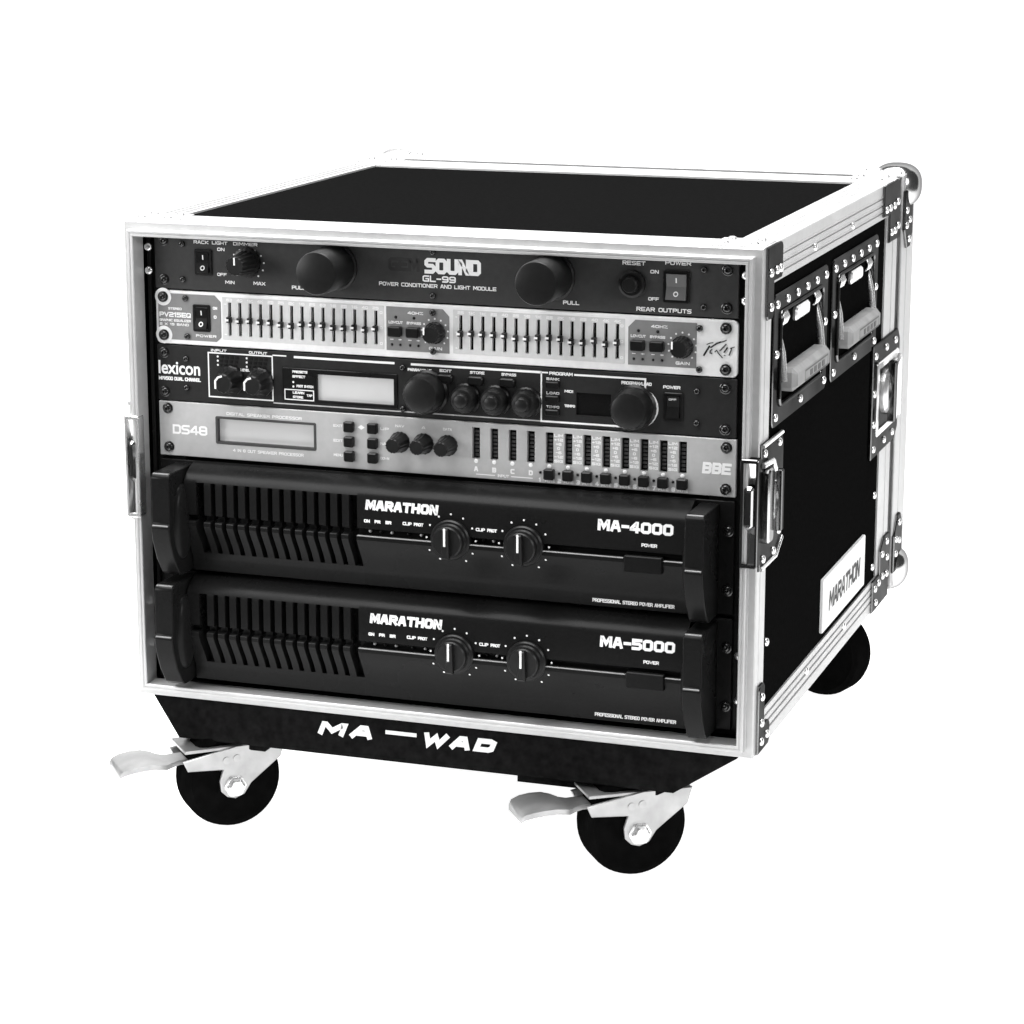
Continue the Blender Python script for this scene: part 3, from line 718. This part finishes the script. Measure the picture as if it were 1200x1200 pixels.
T('STEREO', -230, 300.2, 12, 1.9, U2, w_=.5, sw=.24); T('PV215EQ', -238, 294.2, 28, 4.0, U2, w_=.5, sw=.24); T('GRAPHIC EQUALIZER', -238, 290.6, 28, 2.0, U2, w_=.5, sw=.24); T('2 X 15 BAND', -238, 287.4, 26, 2.0, U2, w_=.5, sw=.24)
T('ON', -190.6, 302.0, 4.0, 2.4, U2, w_=.5, sw=.3); T('0', -190, 294.8, 2.6, 2.6, U2, w_=.5, sw=.3); T('POWER', -206, 279.2, 18, 2.2, U2, w_=.5, sw=.24)
EQK = knob_mesh('level_knob', [(8.6, 0), (8.6, 2), (7.6, 3), (6.8, 11), (6.0, 12), (0, 12)], 40, 18, .3)
BTN = MB('front'); BTN.box(-5.4, 5.4, -4.0, 4.0, 0, 5.2, .8); BTN = BTN.mesh('push_button', 'plastic_black', 20)
for cx, x0, x1, xk in ((0, -41.6, 10.9, -1.0), (1, 155.6, 209.2, 198.2)):
    mb = MB('front', FO)
    P = [(x0, 277.8), (x1, 277.8), (x1, 306.8), (x1-5.5, 312.4), (x0, 312.4)] if cx == 0 else [(x0, 277.8), (x1, 277.8), (x1, 312.4), (x0+5.5, 312.4), (x0, 306.8)]
    mb.prism(P, 0, .35, .1); mb.build('control_field', 'zone_grey', U2)
    o = place('level_knob', EQK, (xk, YF, 293.6), U2)
    mb = MB('front', FO); mb.box(xk-5.6, xk-4.3, 293.4, 299.2, 11.6, 12.3); mb.build('pointer', 'cap_white', o)
    dots([(xk+11*math.cos(R(a)), 293.6+11*math.sin(R(a))) for a in range(-45, 226, 27)], .8, U2, w_=.5)
    for k in range(2):
        xb = x0+8.0+15.2*k; b = place('push_button', BTN, (xb, YF-.3, 293.2), U2)
        T('BYPASS' if k else 'LOWCUT', xb-6, 299.0, 12, 2.2, U2, w_=.5, sw=.26); led(U2, xb, 304.2)
        for q in (-3.4, 3.6):
            led(U2, xb+q, 282.4, 1.1); T('+' if q > 0 else '-', xb+q-1.4, 285.6, 2.8, 2.0, U2, w_=.5, sw=.3)
    T('40HZ', x0+18, 307.0, 13, 2.3, U2, w_=.5, sw=.26); T('GAIN', xk-5, 280.0, 11, 2.4, U2, w_=.5, sw=.26)
# script logo drawn with a pen
sc = [([(265, 590), (325, 490), (385, 390)], 21), ([(330, 345), (400, 312), (470, 300)], 9), ([(425, 405), (480, 365), (560, 308), (640, 278)], 17), ([(600, 290), (700, 262), (775, 232)], 10),
      ([(445, 455), (408, 490), (405, 535), (445, 540)], 13), ([(520, 500), (560, 465), (600, 530), (690, 625)], 11), ([(635, 470), (690, 410), (770, 320)], 14), ([(735, 495), (765, 450), (800, 400)], 17),
      ([(880, 405), (905, 395), (885, 470), (850, 555)], 14), ([(890, 400), (965, 368)], 9), ([(740, 570), (760, 575)], 9)]
mb = MB('front', FO)
for k, (q, hw_) in enumerate(sc): stroke(mb, [(214.6+(a-250)*.0335, 287.4+(620-b)*.0335) for a, b in q], hw_*.0335, .2+.06*k)
mb.build('script_logo', 'print_black', U2, smooth=0)

# ---------------------------------------------------------------- 3: effects processor
z0, z1 = 226.0, 271.2
U3 = unit('effects_processor', 'dark effects processor with pale display, row of round knobs and white outlines, third unit down', 'rack unit', z0, z1, 240)
mb = MB('front', FO); mb.panel(-241.2, 241.2, z0, z1, 0, 3.4, holes=[(-101.5, -35.0, 233.6, 255.4), (114.4, 142.4, 236.0, 253.6)], hd=2.6, r=.6, c=.5); mb.build('faceplate', 'face_dark', U3)
rack_screws(U3, [(-235, 265.0), (-235.2, 233.0), (232.2, 264), (232.6, 232.4)], YF)
rack_screws(U3, [(-215.6, 260.8), (-215.7, 237.2), (-28.2, 264.6), (-28.4, 231.6), (210.1, 260.4), (210.3, 236)], YF, SMALL_SCREW, 'panel_screw')
bfont('lexicon', -240.4, 247.4, 11.0, YF-.15, U3, 'print_white', offset=.022, width=37, name='lettering')
T('MPX500 DUAL CHANNEL', -240.4, 242.4, 37.5, 3.0, U3, sw=.26)
line([(-195.8, 231.2), (-139.8, 231.2), (-139.8, 267.0), (-195.8, 267.0)], 'front', FO, .55, .12, U3, closed=True)
T('INPUT', -193.4, 268.0, 14, 2.2, U3, sw=.24); T('OUTPUT', -160, 268.0, 16, 2.2, U3, sw=.24)
LK = knob_mesh('level_knob', [(11.8, 0), (11.8, 2.2), (10.6, 3.2), (8.4, 9), (7.8, 16), (6.8, 17), (0, 17)], 40, 12, .35)
for x in (-176.0, -150.6):
    o = place('level_knob', LK, (x, YF, 245.6), U3)
    mb = MB('front', FO)
    A = [(x-6.2, 242.0), (x-6.2, 247.6), (x-3.6, 250.6), (x-1.0, 251.4)]
    stroke(mb, A, .8, 17.2); mb.build('pointer', 'cap_white', o, smooth=0)
    mb = MB('front', FO)
    for r_ in range(3):
        for c_ in range(4): mb.box(x-9+4.4*c_-.8*r_, x-6.4+4.4*c_-.8*r_, 264.2-3.4*r_-1.1, 264.2-3.4*r_+1.1, 0, .5)
    mb.build('meter_lights', 'matte_black', U3)
    dots([(x-11.5, 264.2-3.4*r_) for r_ in range(3)], .9, U3)
T('LEVEL', -167.6, 253.4, 8, 2.2, U3, sw=.26)
line([(-139.0, 268.0), (-128, 268.0)], 'front', FO, .5, .13, U3); line([(-120.0, 267.6), (-36, 267.6)], 'front', FO, .9, .13, U3); line([(-20.5, 267.6), (85.6, 267.6)], 'front', FO, .9, .13, U3)
line([(-139.0, 229.4), (85.6, 229.4)], 'front', FO, .45, .13, U3, 'print_grey')
mb = MB('front', FO); mb.prism(rrect(-131.2, -33, 231.8, 258.8, .8, 2), 0, 1.0, .4)
mb = MB('front', FO); mb.panel(-131.2, -32.6, 231.4, 258.8, 1.0, 1.0, holes=[(-101.0, -35.6, 234.0, 255.0)], hd=2.6, r=.8, c=.4); mb.build('display_bezel', 'plastic_black', U3)
mb = MB('front', FO); mb.box(-101.2, -35.4, 233.8, 255.2, -2.4, -1.4); mb.build('display', 'screen', U3)
T('PRESETS', -122, 255.0, 13, 2.0, U3, w_=1.2, sw=.26); T('EFFECT', -122, 251.2, 11, 2.0, U3, w_=1.2, sw=.26); dots([(-121.4, 247.6), (-121.4, 244.0)], .9, U3, w_=1.2); T('FOOT SWITCH', -118.6, 243.6, 14.5, 2.0, U3, w_=1.2, sw=.26)
line([(-128.8, 233.4), (-104, 233.4), (-104, 241.4), (-128.8, 241.4)], 'front', FO, .4, 1.2, U3, closed=True); T('LEARN', -122, 238.2, 10, 2.0, U3, w_=1.2, sw=.26); T('STORE', -122, 234.6, 9, 2.0, U3, w_=1.2, sw=.26); T('TAP', -110, 236.4, 5, 2, U3, w_=1.2, sw=.26)
BIG = knob_mesh('select_knob', [(17.6, 0), (17.6, 1.6), (16.0, 3), (15.2, 14), (13.4, 17.2), (10, 18.4), (0, 18.8)], 56, 28, .18, smooth=40)
place('select_knob', BIG, (-7.6, YF, 246.4), U3); place('select_knob', BIG, (161.0, YF, 245.0), U3)
MK = knob_mesh('adjust_knob', [(12.0, 0), (12.0, 1.6), (10.9, 2.6), (10.3, 9), (8.6, 11.4), (6.2, 12), (5.6, 14.6), (4.6, 15.4), (0, 15.6)], 40, 20, .18, smooth=40)
for x in (24.6, 49.4, 74.6): place('adjust_knob', MK, (x, YF, 243.4), U3)
SB = MB('front'); SB.prism(rrect(-6.4, 6.4, -3.4, 3.4, 2, 3), 0, 3.6, .9); SB = SB.mesh('push_button', 'plastic_black', 25)
for x, s in ((7.6, 'EDIT'), (32.8, 'STORE'), (58.8, 'BYPASS')):
    place('push_button', SB, (x, YF, 258.0), U3); T(s, x-5, 263.0, 10 if len(s) < 5 else 12, 2.2, U3, sw=.24)
T('PARAM/VALUE', -24, 262.2, 20, 2.3, U3, sw=.24)
# outline of the programme section, running round the big knob
P = [(86.2, 229.4), (86.2, 267.6), (91, 267.6)]
line(P, 'front', FO, .6, .13, U3); line([(113.4, 267.2), (169.4, 267.2), (169.4, 258.2)]+[(161.0+17.0*math.cos(R(a))*1.08, 245+17.0*math.sin(R(a))*.95) for a in range(42, -71, -14)]+[(158, 229.4), (86.2, 229.4)], 'front', FO, .75, .15, U3)
T('PROGRAM', 92.6, 266.0, 19, 2.6, U3, sw=.26)
S2 = MB('front'); S2.box(-5.6, 5.6, -2.5, 2.5, 0, 3.4, .7); S2 = S2.mesh('push_button', 'plastic_black', 25)
for z, s in ((258.6, 'BANK'), (247.6, 'LOAD'), (236.8, 'TEMPO')):
    place('push_button', S2, (95.6, YF, z), U3); T(s, 90.4, z+3.2, 10.4, 2.1, U3, sw=.26)
mb = MB('front', FO); mb.box(114, 142.8, 235.6, 254, -2.6, -1.6); mb.build('readout_window', 'screen_dark', U3)
for z, s in ((253.0, 'MIDI'), (241.6, 'TEMPO')): T(s, 105, z, 7 if len(s) < 5 else 8.6, 2.1, U3, sw=.26)
T('PROGRAM/LOAD', 150.5, 262.2, 24, 2.6, U3, sw=.26)
T('POWER', 183.6, 261.0, 13.5, 2.4, U3, sw=.24); rocker(U3, 184.2, 199.4, 236.4, 258.2, mark=None)
T('OFF', 188.6, 252.4, 6, 1.6, U3, 'print_grey', w_=2.2, sw=.3)

# ---------------------------------------------------------------- 4: loudspeaker processor
z0, z1 = 180.2, 225.0
U4 = unit('speaker_processor', 'grey loudspeaker processor with recessed display and twelve dark level meters, above the amplifiers', 'rack unit', z0, z1, 240)
mx = [32.6+15.05*k for k in range(4)]; mo = [93.0+15.24*k for k in range(8)]
holes = [(-189.2, -104.6, 194.4, 213.6)] + [(x-3.2, x+3.2, 196.0, 220.8) for x in mx+mo]
mb = MB('front', FO); mb.panel(-241.2, 241.6, z0, z1, 0, 3.4, holes=holes, hd=4.5, r=.6, c=.5); mb.build('faceplate', 'silver_mid', U4)
rack_screws(U4, [(-233.2, 219.2), (-232.9, 187.4), (233.8, 218.4), (233.8, 186.2)], YF)
mb = MB('front', FO); mb.box(-190.5, -103.5, 193.6, 214.4, -5.6, -4.2); mb.build('display', 'screen', U4)
mb = MB('front', FO); mb.panel(-191.0, -102.8, 192.6, 215.4, .5, .5, holes=[(-189.0, -104.8, 194.6, 213.4)], hd=4.4, r=1.5, c=.3); mb.build('display_bezel', 'print_dark', U4)
T('DS48', -229.4, 198.4, 31, 7.8, U4, sw=.22)
T('DIGITAL SPEAKER PROCESSOR', -181, 216.8, 66, 2.5, U4, sw=.22); T('4 IN 8 OUT SPEAKER PROCESSOR', -176, 187.0, 62, 2.5, U4, sw=.22)
PB = MB('front'); PB.box(-4.2, 4.2, -4.2, 4.2, 0, 4.0, .9); PB = PB.mesh('push_button', 'plastic_black', 25)
for x, ls in ((-74, ('EXIT', 'EDIT', 'MENU')), (-53.8, ('UP', 'NAV', 'DOWN'))):
    for z, s in zip((214.4, 202.4, 190.6), ls):
        place('push_button', PB, (x, YF, z), U4); T(s, x-14 if x < -60 else x+6, z-1, 8 if x < -60 else 7.4, 2.2, U4, sw=.24)
mb = MB('front', FO); mb.face(*[mb.p(-64, 214.4+dv, .15) for dv in ()] or [mb.p(-67, 214.4, .15), mb.p(-64, 212.4, .15), mb.p(-61, 214.4, .15), mb.p(-64, 216.4, .15)]); mb.build('cursor_mark', 'print_white', U4, smooth=0)
DK = knob_mesh('data_knob', [(8.4, 0), (8.4, 1.2), (7.4, 2.4), (6.4, 8), (5.9, 16), (5.0, 17), (0, 17)], 32, 14, .3)
for x, s in ((-31.2, 'NAV'), (-11.2, 'A'), (8.9, 'DATA')):
    place('data_knob', DK, (x, YF, 204.8), U4); T(s, x, 216.6, 3 if len(s) < 2 else 7.5, 2.1, U4, sw=.24, align='c')
mb = MB('front', FO); mb.box(mx[0]-5, mo[-1]+5, 194.5, 222, -5.8, -4.6); mb.build('meter_backing', 'matte_black', U4)
for k, x in enumerate(mx+mo):
    mb = MB('front', FO)
    for j in range(7): mb.box(x-1.5, x+1.5, 198.6+3.1*j-.9, 198.6+3.1*j+.9, -4.6, -2.6)
    mb.build('meter_lights', 'print_dark', U4)
    led(U4, x, 194.0, 1.7, 'cap_white', .5)
    if k < 4: T('ABCD'[k], x, 185.8, 3.4, 4.0, U4, sw=.28, align='c')
    else:
        place('push_button', PB, (x+.2, YF, 188.0), U4); led(U4, x-7.4, 188.8, 1.1); T(str(k-3), x-8.6, 181.2, 1.6 if k == 4 else 3.0, 3.6, U4, sw=.3); T('MUTE', x-3.6, 181.2, 8.2, 2.4, U4, sw=.26)
    if k not in (0, 3, 11):
        mb = MB('front', FO)
        for j, s in enumerate(('LIM', '+12', '+6', '0', '-6', '-12', 'SIG')): text_into(mb, s, x+7.5, 217.6-3.35*j, 2.4*len(s), 2.3, .14, sw=.26, align='c')
        mb.build('meter_scale', 'print_white' if k > 3 else 'print_grey', U4, smooth=0)
line([(33, 183.6), (48, 183.6)], 'front', FO, .4, .13, U4); line([(62, 183.6), (79, 183.6)], 'front', FO, .4, .13, U4); T('INPUT', 50.4, 182.4, 9.6, 2.4, U4, sw=.26)
T('BBE', 215.0, 197.4, 22.5, 9.0, U4, sw=.25, gap=2.0, shear=.1)

# ---------------------------------------------------------------- 5, 6: power amplifiers
def prof_front():
    """front outline of an amplifier: (w towards the viewer, v from the middle ridge), from the top down"""
    P = [(0, 43), (6, 42.2), (12, 39.6), (17, 36.2), (20.5, 33), (22.4, 30.4), (23, 28.4), (23, 4.2), (22.2, 3.6), (18.4, 3.2), (18.4, -.8), (24.4, -1.4), (25, -2.0), (25, -5.0), (23.6, -8), (20, -14), (15, -22), (11, -30), (9.4, -34), (9, -36.5), (9, -45.4), (8.4, -46), (0, -46)]
    return P
def prism_x(mb, P, x0, x1):
    n = len(P); A = [mb.p(x0, v, w_) for w_, v in P]; B = [mb.p(x1, v, w_) for w_, v in P]
    for k in range(n): mb.face(A[k], B[k], B[(k+1) % n], A[(k+1) % n])
    mb.face(*A); mb.face(*B[::-1])
def clip_profile(P, vhi, vlo):
    out = []
    def at(v):
        for (w1, v1), (w2, v2) in zip(P, P[1:]):
            if (v1-v)*(v2-v) <= 0 and v1 != v2: return w1+(w2-w1)*(v1-v)/(v1-v2)
    out.append((at(vhi), vhi)); out += [q for q in P if vlo < q[1] < vhi]; out.append((at(vlo), vlo)); return out
def recalc(o):
    import bmesh
    bm = bmesh.new(); bm.from_mesh(o.data); bmesh.ops.recalc_face_normals(bm, faces=bm.faces); bm.to_mesh(o.data); bm.free(); return o
def amplifier(zc, model, label, offs):
    A = tag(empty('power_amplifier', (0, YF, zc-46)), label, 'amplifier', 'black power amplifiers at the bottom of the rack')
    OR = (0, YF, zc)
    mb = MB('front', OR); mb.box(-216, 216, -45, 42, -300, -4); mb.build('chassis', 'matte_black', A)
    mb = MB('front', OR); mb.panel(-241.2, 241.2, -46, 43, 0, 3.4, r=.8, c=.5); mb.build('rack_ear_plate', 'amp_black', A)
    P = prof_front(); x0, x1 = -210, 211; va, vb, n = -199.0, -59.0, 14
    mb = MB('front', OR); prism_x(mb, P, x0, va); recalc(mb.build('front_end', 'amp_black', A, smooth=22))
    mb = MB('front', OR); prism_x(mb, P, vb, x1); recalc(mb.build('front_shell', 'amp_black', A, smooth=22))
    hi, lo = 30.5, -30.0
    up_, mid, dn = clip_profile(P, 43, hi), clip_profile(P, hi, lo), clip_profile(P, lo, -46)
    mb = MB('front', OR); prism_x(mb, up_+[(0, hi)], va, vb); recalc(mb.build('vent_top', 'amp_black', A, smooth=22))
    mb = MB('front', OR); prism_x(mb, dn+[(0, lo)], va, vb); recalc(mb.build('vent_bottom', 'amp_black', A, smooth=22))
    step = (vb-va)/n
    # each rib between two slots
    fin = MB('front'); prism_x(fin, mid+[(q[0]-9, q[1]) for q in mid[::-1]], -2.9, 2.9); me = fin.mesh('vent_rib', 'amp_black', 22)
    import bmesh
    bm = bmesh.new(); bm.from_mesh(me); bmesh.ops.recalc_face_normals(bm, faces=bm.faces); bm.to_mesh(me); bm.free()
    for k in range(n-1): place('vent_rib', me, (va+step*(k+1), YF, zc), A)
    mb = MB('front', OR); mb.box(va, vb, lo, hi, .2, 4); mb.build('vent_backing', 'matte_black', A)
    # end handles
    for sx in (-1, 1):
        H = [(0, 41), (40, 41), (44.5, 39.6), (46, 37.5), (46, 0), (47.6, -1.2), (48.4, -3), (46.5, -14), (40, -30), (31, -43.5), (27, -46.5), (0, -46.5)]
        a, b = (-227.5, -211.5) if sx < 0 else (214.5, 229.5)
        mb = MB('front', OR); prism_x(mb, H, a, b); h = recalc(mb.build('handle', 'amp_black', A, smooth=15))
        md = h.modifiers.new('edge', 'BEVEL'); md.width = .0009; md.segments = 2; md.limit_method = 'ANGLE'; md.angle_limit = R(25)
        for va_, wa_ in ((-2.2, 47.4), (39.6, 43.6)):
            mb = MB('front', OR); mb.box(a+1, b-1, va_-.1, va_+1.3, wa_-1.8, wa_+.7, .3); mb.build('edge_highlight', 'amp_highlight', h)  # handle edge highlight, painted as a paler strip
        # oval dished cheek on the inner side of the handle
        fr = 'right' if sx < 0 else 'left'; xo = b if sx < 0 else a
        mb = MB(fr, (xo, YF, zc)); rings = []
        for k, (s_, d) in enumerate(((1, 0), (.97, 1.6), (.85, 3.4), (.6, 4.8), (.3, 5.4))):
            ring = []
            for t in range(36):
                an = 2*math.pi*t/36; uu = -24+15*s_*math.cos(an); ring.append(mb.p(uu if sx < 0 else -uu, -2+31*s_*math.sin(an), d))
            rings.append(ring)
        for p0, p1 in zip(rings, rings[1:]):
            for t in range(36): mb.face(p0[t], p0[(t+1) % 36], p1[(t+1) % 36], p1[t])
        mb.face(*rings[-1]); recalc(mb.build('handle_cheek', 'amp_black', h, smooth=50))
    rack_screws(A, [(236.6, zc+20), (236.6, zc-27), (-236.2, zc+20), (-236.2, zc-27)], YF)
    # lettering and controls
    FA = (0, YF-23, zc)
    tx = lambda s, u, v, wd, ht, w_=.14, m='print_white', **kw: text(s, 'front', FA, u+offs, v, wd, ht, w_, A, m, **kw)
    tx('MARATHON', -52, 19.6, 61, 8.2, sw=.29, gap=2.2, shear=.12)
    tx(model, 139.5, 18.2, 60, 9.0, sw=.27, gap=2.0, shear=.05)
    for u, s in ((-53.2, 'ON'), (-44.2, 'PR'), (-35, 'BR')): tx(s, u, 9.2, 5.0, 2.6, sw=.28)
    for u in (-20.5, 40.5): tx('CLIP', u, 9.6, 7.6, 2.6, sw=.26); tx('PROT', u+9.4, 9.6, 8.0, 2.6, sw=.26)
    for u, m in ((-49.4, 1), (-40.4, 0), (-31, 1), (-17, 0), (-6.2, 1), (45.6, 0), (54, 1)):
        mb = MB('front', (0, YF-18.4, zc)); mb.lathe(u+offs, 1.6, [(1.25, 0), (1.25, 1.2), (.8, 1.9), (0, 2.0)], 12)
        mb.build('indicator_light', 'cap_white' if (m and offs < 1) else 'print_grey' if m else 'plastic_black', A, smooth=60)
    KN = knob_mesh('gain_knob', [(16.2, -4.5), (16.2, 2.6), (15.2, 3.8), (13.6, 4.0), (12.6, 5.4), (12.2, 9.6), (11.2, 10.6), (0, 10.6)], 48, smooth=30)
    for u in (20.0, 80.0):
        k = place('gain_knob', KN, (u+offs, YF-23, zc+1), A)
        mb = MB('front', FA); mb.prism([(u+offs-3.2, -11.6), (u+offs+3.2, -11.6), (u+offs+2.4, 12.4), (u+offs-2.4, 12.4)], 10.4, 15.4, 1.2); mb.build('grip_bar', 'knob_black', k)
        mb = MB('front', FA); mb.box(u+offs-.8, u+offs+.8, -1, 13.2, 15.2, 15.9); mb.build('pointer', 'cap_white', k)
        mb = MB('front', FA)
        for q in range(11):
            an = R(-58+q*29.6); c_ = (u+offs+20.4*math.cos(an), 1+20.4*math.sin(an))
            def wp(v):
                if v > -1: return 0.
                for (w1, v1), (w2, v2) in zip(P[11:], P[12:]):
                    if v2 <= v <= v1: return w1+(w2-w1)*(v1-v)/max(v1-v2, 1e-6)-23
                return 1.6
            mb.face(*[mb.p(c_[0]+.85*math.cos(R(45*t)), c_[1]+.85*math.sin(R(45*t)), wp(c_[1]+.85*math.sin(R(45*t)))+.25) for t in range(8)])
        mb.build('dial_marks', 'print_white', A, smooth=0)
    # highlight of the ridge put in as a paler strip, interrupted by the power key
    for xa, xb in ((vb+.5, 160.8+offs), (192.6+offs, x1-.5)):
        mb = MB('front', OR); mb.box(xa, xb, -2.0, -1.15, 23.4, 25.5, .25); mb.build('ridge_highlight', 'amp_highlight', A)
    # power key let into the ridge
    mb = MB('front', (0, YF-23, zc)); mb.box(161.5+offs, 192+offs, -12, .9, -12, 3.4, .7); key = mb.build('power_key', 'amp_black', A)
    tx('POWER', 174.6, 8.0, 12.4, 2.7, sw=.24)
    text('PROFESSIONAL STEREO POWER AMPLIFIER', 'front', (0, YF-9, zc), 131.5+offs, -42.6, 66, 2.9, .14, A, sw=.22)
    return A
amplifier(134.0, 'MA-4000', 'black power amplifier with ribbed vents and end handles, the upper one reading 4000', 0)
amplifier(41.6, 'MA-5000', 'black power amplifier with ribbed vents and end handles, the lower one reading 5000', 2.6)
